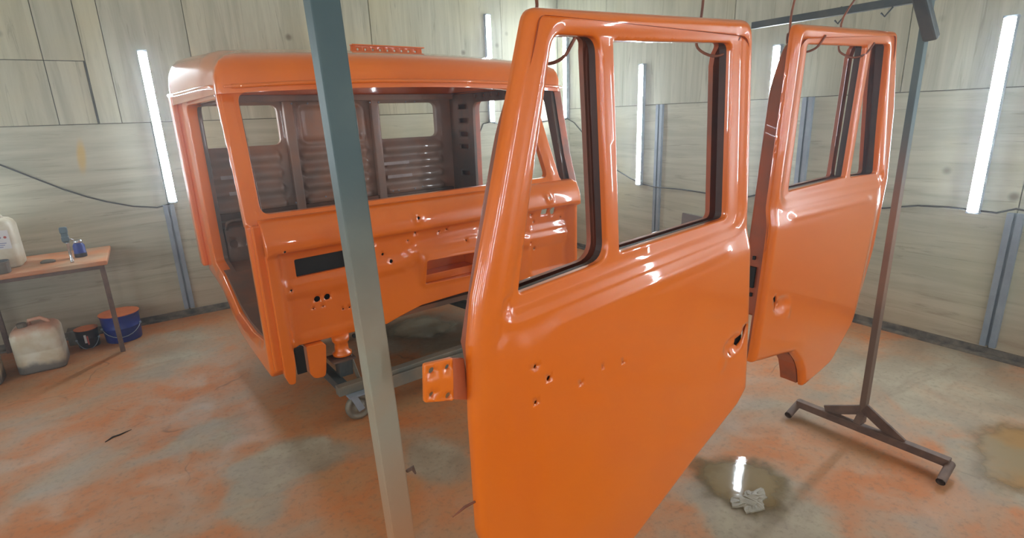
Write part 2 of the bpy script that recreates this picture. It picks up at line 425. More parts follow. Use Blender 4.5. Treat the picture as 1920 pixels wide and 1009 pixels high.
# galvanised studs (open C profile)
tn = 1
def stud(kind, c, z0, z1):
    global tn
    w_, d_ = .075, .03; m = MB()
    if kind == 'r':
        m.box((WX-.006, c-w_/2, z0), (WX-.001, c+w_/2, z1)); m.box((WX-d_, c-w_/2, z0), (WX-.006, c-w_/2+.006, z1)); m.box((WX-d_, c+w_/2-.006, z0), (WX-.006, c+w_/2, z1))
        m.box((WX-d_, c-w_/2+.006, z0), (WX-d_+.004, c-w_/2+.03, z1)); m.box((WX-d_, c+w_/2-.03, z0), (WX-d_+.004, c+w_/2-.006, z1))
    else:
        m.box((c-w_/2, WY-.006, z0), (c+w_/2, WY-.001, z1)); m.box((c-w_/2, WY-d_, z0), (c-w_/2+.006, WY-.006, z1)); m.box((c+w_/2-.006, WY-d_, z0), (c+w_/2, WY-.006, z1))
        m.box((c-w_/2+.006, WY-d_, z0), (c-w_/2+.03, WY-d_+.004, z1)); m.box((c+w_/2-.03, WY-d_, z0), (c+w_/2-.006, WY-d_+.004, z1))
    struct(m.go('trim_%d' % tn, STUD)); tn += 1
stud('b', .09, .06, .925); stud('b', -1.24, .06, .925); stud('b', 1.42, .06, SEAM); stud('b', 2.75, .06, SEAM)
stud('r', 3.56, .06, SEAM); stud('r', 2.19, .06, SEAM); stud('r', .94, .06, .87); stud('r', -.4, .06, .87)
MB().box((WX-.04, WY-.05, .06), (WX-.005, WY-.005, SEAM)).go('trim_%d' % tn, STUD)['kind'] = 'structure'; tn += 1

# ------------------------------------------------------------------ wall tube lights
def light(kind, c, z0, z1, label, W=.058):
    n = {'b': (0, -1), 'r': (-1, 0), 'l': (1, 0), 'f': (0, 1)}[kind]
    pos = {'b': (c, WY), 'r': (WX, c), 'l': (WL, c), 'f': (c, WF)}[kind]
    t = thing('tube_light', label, 'light', (pos[0]+n[0]*.01, pos[1]+n[1]*.01, z0), 'vertical tube lights on the walls')
    tx, ty = -n[1], n[0]
    def T(a, d, z): return (pos[0]+tx*a+n[0]*d, pos[1]+ty*a+n[1]*d, z)
    MB().box((-W*.5, .004, z0-.012), (W*.5, .02, z1+.012), T).go('fixture_body', FIXT, t, bevel=.003)
    # opaque shallow tray with the glowing diffuser only in its open front
    m = MB()
    for q in (-1, 1): m.box((q*W*.5-(.002 if q > 0 else 0), .02, z0-.004), (q*W*.5+(0 if q > 0 else .002), .046, z1+.004), T)
    m.box((-W*.5, .02, z0-.004), (W*.5, .046, z0-.001), T); m.box((-W*.5, .02, z1+.001), (W*.5, .046, z1+.004), T); m.go('tray', FIXT, t)
    rings = []
    for z in (z0, z1): rings.append([T(W*.46*math.cos(a), .040+.016*math.sin(a), z) for a in [math.pi*k/8 for k in range(9)]])
    MB().loft(rings).go('diffuser', EMIT, t, smooth=False)
    for z in (z0-.012, z1+.002): MB().box((-W*.55, .004, z), (W*.55, .05, z+.014), T).go('end_cap', FIXT, t, bevel=.003)
    return t
light('b', .125, .95, 2.05, 'vertical tube light on the back wall left of the cab')
light('b', 3.12, 1.455, 2.48, 'high tube light seen through the cab door opening, left of corner')
light('b', -1.2, .95, 2.05, 'tube light on the back wall beyond the table, left of frame')
light('r', 4.90, 1.465, 2.48, 'high tube light in the corner, seen through the quarter window of the near door')
light('r', 3.78, .81, 1.91, 'tube light seen through the main window of the near door')
light('r', 2.45, .85, 1.92, 'tube light seen in the gap between the two hanging doors')
light('r', 1.13, .86, 1.91, 'rightmost tube light on the right wall beyond the rack post')
light('r', -.25, .86, 1.91, 'tube light on the right wall outside the frame')
light('r', -1.7, .86, 1.91, 'tube light farther along the right wall')
for x, s in ((-2.2, 'left'), (-.7, 'middle left'), (.9, 'middle right'), (2.5, 'right')): light('f', x, .9, 2.0, 'tube light on the wall behind the camera, '+s)
for y, s in ((-2, 'nearest the front'), (-.4, 'second from the front'), (1.2, 'third from the front'), (2.8, 'farthest back')): light('l', y, .9, 2.0, 'tube light on the left wall, '+s)

# wall cables
def sag(p, q, s, n=12):
    p, q = Vector(p), Vector(q); return [p.lerp(q, i/n)-Vector((0, 0, s*4*(i/n)*(1-i/n))) for i in range(n+1)]
yb = WY-.012; xr = WX-.012
tag(MB().tube([(-1.2, yb, 1.50), (-.83, yb, 1.31), (-.68, yb, 1.21), (-.524, yb, 1.108), (-.40, yb, 1.04), (-.294, yb, .993), (-.14, yb, .94), (.015, yb, .912), (.10, yb, .93)], .006, 6).go('wall_cable', CABLE, smooth=True), 'black cable sagging across the plywood left of the cab', 'cable')
tag(MB().tube([(2.7, yb, 1.0), (2.913, yb, 1.233), (3.023, yb, 1.435), (3.12, yb, 1.45), (3.3, yb, 1.40), (3.6, yb, 1.42), (4.0, yb, 1.44)], .006, 6).go('wall_cable', CABLE, smooth=True), 'black cable below the high tube light left of corner', 'cable')
tag(MB().tube([(xr, 5.0, 1.44), (xr, 4.9, 1.45), (xr, 4.784, 1.406), (xr, 4.417, 1.127), (xr, 4.093, .92), (xr, 3.9, .85), (xr, 3.759, .81), (xr-.03, 3.56, .80), (xr, 3.27, .80), (xr, 2.901, .787), (xr, 2.6, .80), (xr, 2.45, .845)], .006, 6).go('wall_cable', CABLE, smooth=True), 'black cable hanging between tube lights, seen through the near door', 'cable')
tag(MB().tube([(xr, 2.45, .845), (xr-.03, 2.19, .80), (xr, 1.9, .80), (xr, 1.605, .822), (xr, 1.42, .86), (xr, 1.258, .869), (xr, 1.028, .862), (xr-.03, .94, .90), (xr, .6, .85), (xr, .1, .82), (xr, -.2, .85)], .006, 6).go('wall_cable', CABLE, smooth=True), 'black cable on the right wall running behind the rack post', 'cable')

# ------------------------------------------------------------------ the truck cab
CO = np.array([1.3764, 2.7766, 0]); CPH = .0685
CX = np.array([math.cos(CPH), math.sin(CPH), 0]); CY = np.array([-math.sin(CPH), math.cos(CPH), 0])
def cab(x, y, z): p = CO+CX*x+CY*y; return (p[0], p[1], z)
cabt = thing('truck_cab', 'bare orange painted truck cab shell without doors or glass, on a wheeled trolley', 'truck cab', cab(0, .7, .3))
# firewall and cowl
crx = [-1.1, -.93, -.64, -.46, -.29, -.17, .197, .35, .60, 1.1]; crz = [.76, .76, .757, .78, .785, .838, .851, .80, .752, .74]
def hf_front(x, z, a, b):
    d = .075*ss(z, 1.075, .95)*0
    t = np.clip((1.08-z)/.15, 0, 1); d = .085*np.sqrt(1-(1-t)**2)*(ss(z, .905, .92))
    d = np.maximum(d, .055*ss(-x, .93, .945)*ss(1.08-z, 0, .1))
    d = np.maximum(d, .045*ss(x, .955, .968)*ss(1.08-z, 0, .08))
    ln = np.interp(x, crx, crz)
    d = d+.012*(ss(ln-z, 0, .012)-ss(ln-.075-z, 0, .012))*(1-ss(-x, .925, .94))*(1-ss(x, .95, .96))
    hood = np.where(z > .735, np.clip((.805-z)/.07, 0, 1), np.clip(1-(.735-z)/.15*.85, 0, 1)*(z > .57))
    d = d+.05*hood*ss(x, -.205, -.17)*(1-ss(x, .21, .24))*ss(z, .555, .58)
    for cx in (-.218, .268, .72):
        r = np.hypot(x-cx, z-.992); d = d+.012*(1-ss(r, .016, .036))
    # bead along the bottom and shallow embossed frame round the slot
    d = d+.008*(ss(z-.44, 0, .01)*(1-ss(z-.455, 0, .01)))*(x > -.9)*(x < -.42)
    r = np.hypot(np.maximum(abs(x+.715)-.17, 0), np.maximum(abs(z-.822)-.06, 0)); d = d-.006*(1-ss(r, .004, .016))
    r = np.hypot(np.maximum(abs(x-.775)-.15, 0), np.maximum(abs(z-.84)-.04, 0)); d = d-.010*(1-ss(r, .004, .014))
    r = np.hypot(np.maximum(abs(x-.775)-.15, 0), np.maximum(abs(z-.60)-.10, 0)); d = d-.010*(1-ss(r, .004, .014))
    return d
out = rnd([(-1.0, 1.08), (-1.0, .30), (-.985, .255, .02), (-.955, .25, .015), (-.935, .41), (-.9, .425), (-.42, .412), (-.34, .435, .05), (-.2, .468, .05), (.1, .478), (.42, .468, .05), (.6, .44), (1.0, .42), (1.0, 1.08)], 0)
slot = rnd([(-.861, .775), (-.585, .779), (-.585, .868), (-.861, .864)], .008, 3)
tray = rnd([(-.165, .59), (.205, .575), (.205, .725), (-.165, .735)], .01, 3)
cuts = [circle(-.218, .992, .009), circle(.268, .992, .009), circle(.72, .992, .009), circle(-.78, .645, .016), circle(-.729, .645, .016),
        circle(-.365, .765, .011), circle(-.405, .81, .008), rnd([(.725, .87), (.775, .87), (.775, .915-.012), (.725, .903)], .004, 2), circle(.825, .885, .020, 14, .028),
        circle(-.25, .86, .005), circle(-.2, .895, .005), circle(-.05, .88, .005), circle(0, .885, .005), circle(.12, .80, .005), circle(.3, .78, .005), circle(-.92, .93, .006),
        circle(-.55, .70, .005), circle(-.62, .56, .005), circle(-.655, .56, .005), circle(-.755, .60, .004), circle(-.805, .60, .004), circle(-.45, .88, .006), circle(.64, .88, .006), circle(.66, .83, .006), circle(.90, .83, .006), circle(.66, .65, .007), circle(.62, .70, .005), circle(-.90, .72, .006)]
panel('front_panel', out, [slot, tray], lambda a, h, d: cab(a, -d, h), ORANGE, cabt, res=.018, rr=.006, rrh=.004, hf=hf_front, cuts=cuts, fl=.03, flh=.015)
# behind the firewall: dark sheets added to stand for the shade in its slots and holes
tr = MB()
for lo, hi in (((-.17, .015, .573), (.21, .16, .578)), ((-.17, -.03, .737), (.21, .16, .742)), ((-.175, .015, .575), (-.17, .16, .74)), ((.206, .015, .575), (.211, .16, .74)), ((-.17, .155, .575), (.21, .16, .74))): tr.box(lo, hi, cab)
tr.go('storage_tray', ORANGE, cabt)
MB().box((-.165, .05, .578), (.205, .155, .625), cab).go('tray_ledge', ORANGE, cabt, bevel=.004)
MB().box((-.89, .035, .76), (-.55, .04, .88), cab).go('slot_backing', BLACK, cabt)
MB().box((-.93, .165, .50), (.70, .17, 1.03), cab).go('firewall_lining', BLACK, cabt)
# windscreen frame: leans back, narrows to the top on the right
def wsT(a, h, d): return cab(a, .15*(h-1.05)/.62-d, h)
out = rnd([(-1.05, 1.05), (.925, 1.05), (.90, 1.10), (.80, 1.64, .04), (.6, 1.682), (.2, 1.70), (-.3, 1.702), (-.7, 1.692), (-1.035, 1.672, .03)], 0)
win = rnd([(-.972, 1.098, .045), (-.962, 1.648, .05), (-.6, 1.672), (-.2, 1.684), (.2, 1.682), (.55, 1.664), (.715, 1.645, .05), (.805, 1.105, .04)], 0, 6)
def hf_ws(x, z, a, b): return -.010*(1-ss(b, .016, .026))+.006*ss(z, 1.12, 1.05)
panel('windscreen_frame', out, [win], wsT, ORANGE, cabt, res=.02, rr=.008, rrh=.004, hf=hf_ws, fl=.05, flh=.035)
# side frames (door openings)
def side(sgn, x0, name):
    m = ORANGE if sgn < 0 else DARKIN
    out = rnd([(.16, 1.70), (1.47, 1.705, .03), (1.47, .62), (1.42, .555, .03), (1.22, .535), (1.0, .50, .1), (.82, .40, .1), (.66, .325, .08), (.45, .305), (.03, .285, .02), (.0, .32), (.0, 1.06), (.06, 1.25)], 0, 6)
    ry = 1.20 if sgn < 0 else 1.12
    op = rnd([(.225, 1.625, .05), (ry-.01, 1.63, .07), (ry, .66, .04), (.98, .615, .08), (.80, .53, .1), (.66, .455, .08), (.34, .43, .06), (.075, .46, .05), (.07, 1.06, .03)], 0, 6)
    T = (lambda a, h, d: cab(x0-d, a, h)) if sgn < 0 else (lambda a, h, d: cab(x0+d, a, h))
    hf = lambda y, z, a, b: -.012*(1-ss(b, .02, .03))+0*y
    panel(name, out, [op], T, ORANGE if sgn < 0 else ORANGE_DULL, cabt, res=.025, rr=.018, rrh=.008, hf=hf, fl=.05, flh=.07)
    # inner skin of the frame
    Ti = (lambda a, h, d: cab(x0+.09+d, a, h)) if sgn < 0 else (lambda a, h, d: cab(x0-.09-d, a, h))
    cu = []
    for z in (1.59, 1.48, 1.37, 1.27, 1.05): cu.append(rnd([(ry+.07, z-.018), (ry+.20, z-.018), (ry+.20, z+.018), (ry+.07, z+.018)], .012, 3))
    for k in range(8): cu.append(circle(.35+.1*k, 1.665, .016, 10))
    out2 = rnd([(.17, 1.69), (1.45, 1.69), (1.45, .64), (1.2, .56), (.85, .42, .05), (.1, .32), (.03, 1.05)], 0)
    op2 = rnd([(.235, 1.615, .05), (ry-.02, 1.62, .07), (ry-.01, .67, .04), (.98, .625, .08), (.80, .54, .1), (.66, .465, .08), (.34, .44, .06), (.085, .47, .05), (.08, 1.06, .03)], 0, 6)
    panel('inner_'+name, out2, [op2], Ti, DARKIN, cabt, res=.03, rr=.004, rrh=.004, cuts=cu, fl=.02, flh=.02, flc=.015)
side(-1, -1.05, 'side_frame'); side(1, 1.05, 'side_frame')
# jamb column between firewall and door opening
MB().box((-1.035, -.03, .33), (-.965, .07, 1.06), cab).go('hinge_column', ORANGE, cabt, bevel=.008)
MB().box((.965, -.02, .33), (1.03, .07, 1.06), cab).go('hinge_column', ORANGE, cabt, bevel=.008)
# rear flange standing proud behind the left side
MB().box((-1.085, 1.40, .60), (-1.045, 1.50, 1.70), cab).go('rear_flange', ORANGE, cabt, bevel=.012)
# rear wall with two windows, pressed panels, beads and hat posts
def hf_rear(x, z, a, b):
    d = 0*x
    for z0 in (1.285, 1.175, 1.065, .955, .85):
        for xa, xb in ((-.95, -.47), (-.33, .18), (.31, .85)):
            r = np.hypot(np.maximum(abs(x-(xa+xb)/2)-(xb-xa)/2+.02, 0), np.maximum(abs(z-z0)-.012, 0)); d = d+.026*(1-ss(r, .010, .022))-.006*(1-ss(np.abs(r-.028), 0, .010))
    r = np.hypot(np.maximum(abs(x+.07)-.20, 0), np.maximum(abs(z-1.5)-.095, 0)); d = d+.016*(ss(r, .02, .03)-ss(r, .045, .055))
    r = np.hypot(np.maximum(abs(x+.07)-.20, 0), np.maximum(abs(z-1.5)-.095, 0)); d = d-.012*(1-ss(r, .01, .03))
    return d-.01*(1-ss(b, .02, .035))
out = rnd([(-1.02, .60), (1.02, .60), (1.02, 1.70), (-1.02, 1.70)], 0)
wL = rnd([(-.975, 1.365), (-.445, 1.365), (-.445, 1.635), (-.975, 1.635)], .05, 6); wR = rnd([(.30, 1.362), (.825, 1.362), (.825, 1.635), (.30, 1.635)], .05, 6)
panel('rear_wall', out, [wL, wR], lambda a, h, d: cab(a, 1.45-d, h), PRIMER, cabt, res=.018, rr=.004, rrh=.012, hf=hf_rear, fl=.03, flh=.03)
for x in (-.385, .262):
    m = MB(); m.box((x-.032, 1.395, .80), (x+.032, 1.447, 1.66), cab); m.go('hat_post', PRIMER, cabt, bevel=.008)
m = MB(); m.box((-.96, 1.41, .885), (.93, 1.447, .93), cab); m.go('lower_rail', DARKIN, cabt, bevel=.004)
m = MB(); m.box((-.98, 1.39, 1.655), (.98, 1.447, 1.70), cab); m.go('upper_rail', PRIMER, cabt, bevel=.006)
for x, z, w2 in ((-.83, 1.17, .05), (-.80, 1.06, .045), (.40, 1.17, .12), (.43, 1.065, .11), (.0, 1.17, .05), (.0, 1.10, .05), (-.04, 1.52, .035)):  # thin pale pieces stand for flat highlights on the rear wall
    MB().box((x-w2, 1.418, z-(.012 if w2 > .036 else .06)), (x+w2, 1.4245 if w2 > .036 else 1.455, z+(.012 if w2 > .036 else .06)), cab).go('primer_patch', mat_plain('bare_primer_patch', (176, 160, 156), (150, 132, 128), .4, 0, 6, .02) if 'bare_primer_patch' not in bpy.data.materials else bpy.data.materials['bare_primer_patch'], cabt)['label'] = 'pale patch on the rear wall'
for x, z in ((-.36, 1.64), (-.25, 1.64), (.22, 1.64), (.29, 1.64), (.52, 1.64), (.60, 1.64), (.35, .95), (.40, .95), (.55, .95), (.62, .96), (-.42, .95), (-.2, .97), (-.36, 1.0), (.25, 1.0)):
    MB().lathe([(.006, 0), (.006, -.004), (.003, -.006)], (x, 1.392 if z > 1.2 else 1.408, z), 8, 'y', cab).go('screw', STUD, cabt)
# floor, seat riser
prof = [(.02, .455), (.45, .46), (.66, .50), (.80, .56), (.98, .625), (1.2, .64), (1.22, .86), (1.447, .87)]
v = [cab(x, y, z) for x in (-1.02, 1.02) for y, z in prof]+[cab(x, y, z-.03) for x in (-1.02, 1.02) for y, z in prof]; n = len(prof); f = []
for i in range(n-1): f += [(i, i+1, n+i+1, n+i), (2*n+i, 3*n+i, 3*n+i+1, 2*n+i+1), (i, 2*n+i, 2*n+i+1, i+1), (n+i, n+i+1, 3*n+i+1, 3*n+i)]
f += [(0, n, 3*n, 2*n), (n-1, 3*n-1, 4*n-1, 2*n-1)]
link('cab_floor', v, f, mat_paint('dusty_cab_floor', (128, 80, 52), (104, 68, 50), .6, .1, (92, 68, 54), 5), cabt)
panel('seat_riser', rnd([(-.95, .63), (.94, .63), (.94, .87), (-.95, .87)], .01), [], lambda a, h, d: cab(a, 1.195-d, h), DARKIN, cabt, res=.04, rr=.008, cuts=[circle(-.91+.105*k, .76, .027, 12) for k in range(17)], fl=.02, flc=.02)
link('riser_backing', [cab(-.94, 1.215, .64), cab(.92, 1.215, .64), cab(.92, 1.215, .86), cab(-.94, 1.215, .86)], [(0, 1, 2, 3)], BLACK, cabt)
MB().tube([cab(-.94, 1.18, .86), cab(-.935, 1.16, .905), cab(-.91, 1.15, .92), cab(-.83, 1.15, .92), cab(-.805, 1.16, .905), cab(-.80, 1.18, .86)], .010, 8).go('grab_handle', DARKIN, cabt, smooth=True)
# roof
def roT(a, h, d): return cab(a, h, 1.812+.03*(1-(a/1.05)**2)+d)
def hf_roof(x, y, a, b):
    t = np.clip(a/.16, 0, 1); roll = 1-(1-(1-t)**3)**(1/3.)
    return (.05*ss(y, .1, .5)+.055*np.clip((y-.5)/.9, 0, 1))*(1-roll)
RX[0] = 3.0
panel('roof', rnd([(-1.06, .07, .045), (.98, .07, .05), (1.04, 1.50, .08), (-1.08, 1.50, .08)], 0, 8), [], roT, ORANGE, cabt, res=.03, rr=.16, hf=hf_roof, fl=.012)
RX[0] = 2.0
def gut(pts, nm):
    MB().tube([cab(*p) for p in pts], .010, 8).go(nm, ORANGE, cabt, smooth=True)
gut([(-1.085, 1.42, 1.70), (-1.082, 1.2, 1.692), (-1.075, .8, 1.687), (-1.07, .4, 1.682), (-1.065, .18, 1.675), (-1.045, .10, 1.670), (-.98, .065, 1.672), (-.7, .06, 1.688), (-.3, .06, 1.70), (.2, .06, 1.701), (.6, .06, 1.692), (.93, .065, 1.674), (1.0, .10, 1.67), (1.03, .5, 1.68), (1.05, 1.4, 1.70)], 'drip_rail')
m = MB(); pr = [(-1.03, 1.655), (-.7, 1.674), (-.3, 1.688), (.2, 1.689), (.6, 1.676), (.9, 1.655)]
for (a, za), (b, zb) in zip(pr, pr[1:]): m.beam(cab(a, .10, za+.016), cab(b, .10, zb+.016), .07, .012)
m.go('header_strip', ORANGE, cabt, bevel=.003)
# bracket flange standing on the roof
y0 = .62
panel('roof_bracket', rnd([(-.205, 1.885), (.275, 1.885), (.27, 1.940), (-.20, 1.942)], .004, 2), [], lambda a, h, d: cab(a, y0-d, h), ORANGE, cabt, res=.02, rr=.003, cuts=[circle(-.16+.048*k, 1.918, .007, 8) for k in range(9)], fl=.01, flc=.004, solid=.002)
m = MB(); m.box((-.205, y0-.03, 1.937), (.275, y0+.01, 1.943), cab); m.go('bracket_lip', ORANGE, cabt)
MB().tube([cab(.33, .45, 1.874), cab(.5, .42, 1.874), cab(.62, .40, 1.868), cab(.74, .38, 1.862), cab(.80, .42, 1.858)], .005, 6).go('roof_wire', CABLE, cabt, smooth=True)
# lower corner brackets, cab mounts, chassis rails under the floor
def hook(x):
    pr = rnd([(0, .42), (0, .27, .03), (.02, .235, .03), (.075, .23, .02), (.085, .27), (.10, .40), (.085, .42)], 0, 4)
    r0 = [cab(x+p[0], -.03, p[1]) for p in pr]; r1 = [cab(x+p[0], .06, p[1]) for p in pr]; MB().loft([r0, r1]).go('corner_bracket', ORANGE, cabt, bevel=.006)
hook(-.875); hook(.80)
MB().box((-.93, -.015, .28), (-.885, .0, .42), cab).go('bracket_web', BLACK, cabt)
for x in (-.69, .69):
    MB().lathe([(.045, .425), (.045, .395), (.036, .385), (.036, .34), (.05, .33), (.05, .315), (.03, .31)], (x, .0, 0), 20, 'z', cab).go('cab_mount', ORANGE, cabt, smooth=True)
for x in (-.62, -.60, .6):
    MB().lathe([(.012, 0), (.012, -.01)], (x, -.012, .405), 12, 'y', cab).go('mount_hole', BLACK, cabt)
for x in (-.42, .42): MB().box((x-.035, .1, .40), (x+.035, 1.3, .47), cab).go('floor_rail', ORANGE_DULL, cabt, bevel=.004)
for x in (.62, .74, .88): MB().box((x, .0, .40), (x+.05, .14, .455), cab).go('step_bracket', ORANGE_DULL, cabt, bevel=.004)

# ------------------------------------------------------------------ trolley under the cab
tro = thing('cab_trolley', 'low grey steel trolley on castors carrying the orange cab', 'trolley', cab(0, .4, 0))
MB().beam(cab(-.78, -.12, .175), cab(.85, -.12, .175), .05, .05).go('rail', GREYSTEEL, tro, bevel=.003)
MB().beam(cab(-.60, -.17, .15), cab(.85, -.175, .15), .012, .07).go('rail', GREYSTEEL, tro, bevel=.002)
MB().beam(cab(-.74, -.1, .175), cab(-.74, 1.1, .175), .05, .05).go('rail', DARKSTEEL, tro, bevel=.003)
MB().beam(cab(.52, -.1, .175), cab(.36, 1.1, .175), .05, .05).go('rail', DARKSTEEL, tro, bevel=.003)
MB().beam(cab(-.78, 1.12, .175), cab(.85, 1.12, .175), .05, .05).go('rail', GREYSTEEL, tro, bevel=.003)
for x in (-.69, .69):
    MB().box((x-.035, -.035, .20), (x+.035, .035, .30), cab).go('upright', DARKSTEEL, tro, bevel=.004)
    MB().lathe([(.02, .30), (.02, .315)], (x, 0, 0), 10, 'z', cab).go('bolt', GREYSTEEL, tro)
    MB().beam(cab(x+.055, -.05, .17), cab(x+.03, -.02, .32), .006, .02).go('strap', GREYSTEEL, tro)
    MB().box((x-.07, -.06, .295), (x+.05, .05, .305), cab).go('mount_plate', RUST, tro)
for x, y in ((-.69, -.13), (.75, -.13), (-.74, 1.1), (.75, 1.1)):
    wh = MB().lathe([(.012, -.03), (.025, -.026), (.03, -.014), (.048, -.014), (.05, -.02), (.062, -.018), (.07, -.010), (.07, .010), (.062, .018), (.05, .02), (.03, .014), (.012, .02)], (x+.0, y-.02, .07), 24, 'y', cab)
    m = MB(); m.box((x-.055, y-.06, .142), (x+.045, y+.03, .15), cab)
    for s in (-.034, .034): m.beam(cab(x-.03, y-.02+s, .145), cab(x+.004, y-.02+s, .06), .034, .004, up=(0, 1, 0))
    fk = m.go('castor_fork', STUD, tro, bevel=.001); wh.go('castor_wheel', GREYSTEEL, fk, smooth=True)

# ------------------------------------------------------------------ hanging doors
def sdbox(x, y, x0, x1, y0, y1, r):
    return np.hypot(np.maximum(np.maximum(x0-x, x-x1), 0), np.maximum(np.maximum(y0-y, y-y1), 0))
def build_door(T, t, outl, qwin, mwin, kh, bolts, holes, dots, near):
    rec = rnd([(.665, .0, .05), (.03, -.028, .03), (.035, -.525, .06), (.50, -.52), (.855, -.52, .03)], 0, 6)
    def hf(a, h, d0, db):
        P = np.stack([a, h], 1); ins = inside(P, rec); dr = dist(P, rec); sd = np.where(ins, -dr, dr)
        d = -.008*(1-ss(sd, -.022, .006))
        d = d+.002*(1-ss(np.abs(sd-.014), 0, .012))
        low = ss(-h, .525, .60)*(1-ss(a, .80, .88)); d = d+.012*low
        d = d+.006*(1-ss(np.abs(h+.565), 0, .02))*ss(a, .08, .14)*(1-ss(a, .70, .78))
        d = d-.014*np.clip((-h-.72)/.6, 0, 2)**2
        cl = -(1.02+.12*a); d = d-.035*np.clip(cl-h, 0, 1)
        r = np.hypot((a-kh[0]-.045)/.06, (h-kh[1]+.01)/.034); d = d-.012*(1-ss(r, .45, 1.0))
        r = np.hypot((a-kh[0]-.10)/.02, (h-kh[1]+.045)/.03); d = d+.004*(1-ss(r, .3, 1.0))
        # pressed hinge rib near the front pillar
        r = np.hypot(a-np.interp(h, [-.56, -.48], [.87, .84]), np.maximum(abs(h+.52)-.035, 0)); d = d-.005*(1-ss(r, .006, .016))
        r = np.hypot(np.maximum(abs(a-.62)-.06, 0), h+.002); d = d+0*r
        return d
    key = np.array([(kh[0]+x*1.35, kh[1]+y*1.25) for x, y in ((-.012, .012), (-.018, .024), (-.010, .030), (0, .024), (.006, .008), (.016, -.002), (.020, -.014), (.012, -.022), (.002, -.016), (-.006, -.004))])
    cuts = [key]+[circle(x, y, r, 10) for x, y, r in bolts+dots]
    panel('outer_panel', outl, [qwin, mwin], T, ORANGE, t, res=.0125, rr=.020, rrh=.006, hf=hf, cuts=cuts, flh=.010, guides=[(rec, (-.024, -.016, -.010, -.006, -.002, .002, .006, .010, .014, .018))], fl=.006)
    # inner pressing, a box set behind the skin; it stops above the tapered foot
    def shrink(L, k):
        tt = np.roll(L, -1, 0)-np.roll(L, 1, 0); tt /= np.linalg.norm(tt, axis=1)[:, None]+1e-9; s = 1 if area(L) > 0 else -1
        return L+np.stack([-tt[:, 1], tt[:, 0]], 1)*k*s
    cut = outl.copy(); inn = shrink(cut, .008)
    Ti = lambda a, h, d: T(a, h, -.026+d)
    hfi = lambda a, h, x, y: -.005*ss(x, 0, .01)+0*a
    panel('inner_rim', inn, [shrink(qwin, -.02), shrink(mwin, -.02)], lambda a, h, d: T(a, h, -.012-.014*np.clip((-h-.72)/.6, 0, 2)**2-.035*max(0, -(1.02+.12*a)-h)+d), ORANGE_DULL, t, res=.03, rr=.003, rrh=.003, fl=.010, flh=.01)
    # deep inner box behind, with lock hole in the rear face
    top = rnd([(.70, .018, .02), (.022, -.04, .05), (.015, -.90, .02), (.30, -.95), (.62, -1.0, .05), (.90, -.85, .05), (.915, -.56), (.855, -.39)], 0, 5)
    q2 = shrink(qwin, -.004); m2 = shrink(mwin, -.004)
    def Tb(a, h, d): return T(a, h, -.078-d)
    def hfb(a, h, x, y): return -.028*ss(-x, -.05, 0)*ss(h, -.2, -.02)
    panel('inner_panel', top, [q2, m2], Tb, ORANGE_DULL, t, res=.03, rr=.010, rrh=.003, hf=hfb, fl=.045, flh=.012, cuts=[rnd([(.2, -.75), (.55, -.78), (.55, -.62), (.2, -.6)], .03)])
    MB().box((kh[0]-.024, kh[1]-.04, -.0115), (kh[0]+.034, kh[1]+.045, -.0095), T).go('lock_plate', BLACK, t)  # black sheet added behind the keyhole so the hole looks dark
    # window reveal strip, shade and overspray brown put into its colour
    for L in (q2, m2):
        Q = resample(L, .03); n = len(Q); W2 = shrink(Q, -.003)
        v = [T(p[0], p[1], -.017) for p in Q]+[T(p[0], p[1], -.046) for p in Q]+[T(p[0], p[1], -.046) for p in W2]+[T(p[0], p[1], -.018) for p in W2]
        fc = []
        for r in range(4):
            for i in range(n): j = (i+1) % n; fc.append((r*n+i, r*n+j, ((r+1) % 4)*n+j, ((r+1) % 4)*n+i))
        link('window_channel', v, fc, CHANNEL, t)['label'] = 'dark glass-run channel'
    # lock hole and screws on the rear edge
    MB().box((.004, -.80, -.062), (.013, -.73, -.034), T).go('latch_opening', BLACK, t)
    for h, d in ((-.70, -.045), (-.825, -.04), (-.825, -.058), (-.88, -.048)): MB().box((.006, h-.006, d-.004), (.0135, h+.006, d+.004), T).go('latch_screw', BLACK, t)
    # weld bead crumple beside the divider bar
    for L0, L1 in ((qwin, mwin),): pass

t1 = np.array([1.32051612, .87385919, 1.71012161]); a1 = np.array([-.99489616, -.05817518, -.08244564]); u1 = np.array([-.08311869, .00924188, .9964968]); n1 = np.array([.05720943, -.99826361, .01403016])
t2 = np.array([1.60494925, .92172295, 1.72443236]); a2 = np.array([.99748645, .06728054, -.02222845]); u2 = np.array([.02451656, -.03337592, .99914213]); n2 = -np.array([-.06648093, .9971757, .03494151])
def T1(a, h, d): return tuple(t1+a1*a+u1*h+n1*d)
def T2(a, h, d): return tuple(t2+a2*a+u2*h+n2*d)
O1 = rnd([(0, 0, .04), (0, -1.04, .03), (.045, -1.082, .03), (.267, -1.173, .05), (.505, -1.283, .03), (.62, -1.315), (.80, -1.29, .05), (.93, -1.16, .08), (.972, -.958, .1), (.95, -.70, .1), (.93, -.545, .03), (.907, -.459), (.848, -.308), (.781, -.13), (.716, .034, .035)], 0, 5)
Q1 = rnd([(.669, -.014, .035), (.541, -.021, .03), (.556, -.478, .045), (.806, -.478, .008)], 0, 6); M1 = rnd([(.502, -.030, .006), (.084, -.050, .02), (.100, -.486, .015), (.516, -.470, .008)], 0, 5)
O2 = rnd([(0, 0, .03), (.004, -1.06, .01), (.076, -1.072), (.211, -1.089, .03), (.30, -1.105, .03), (.325, -1.122, .03), (.385, -1.172, .03), (.434, -1.228, .03), (.480, -1.312, .004), (.60, -1.292), (.70, -1.270, .08), (.835, -1.10, .08), (.888, -.969, .08), (.918, -.80, .05), (.922, -.505, .02), (.844, -.224), (.732, .037, .03)], 0, 5)
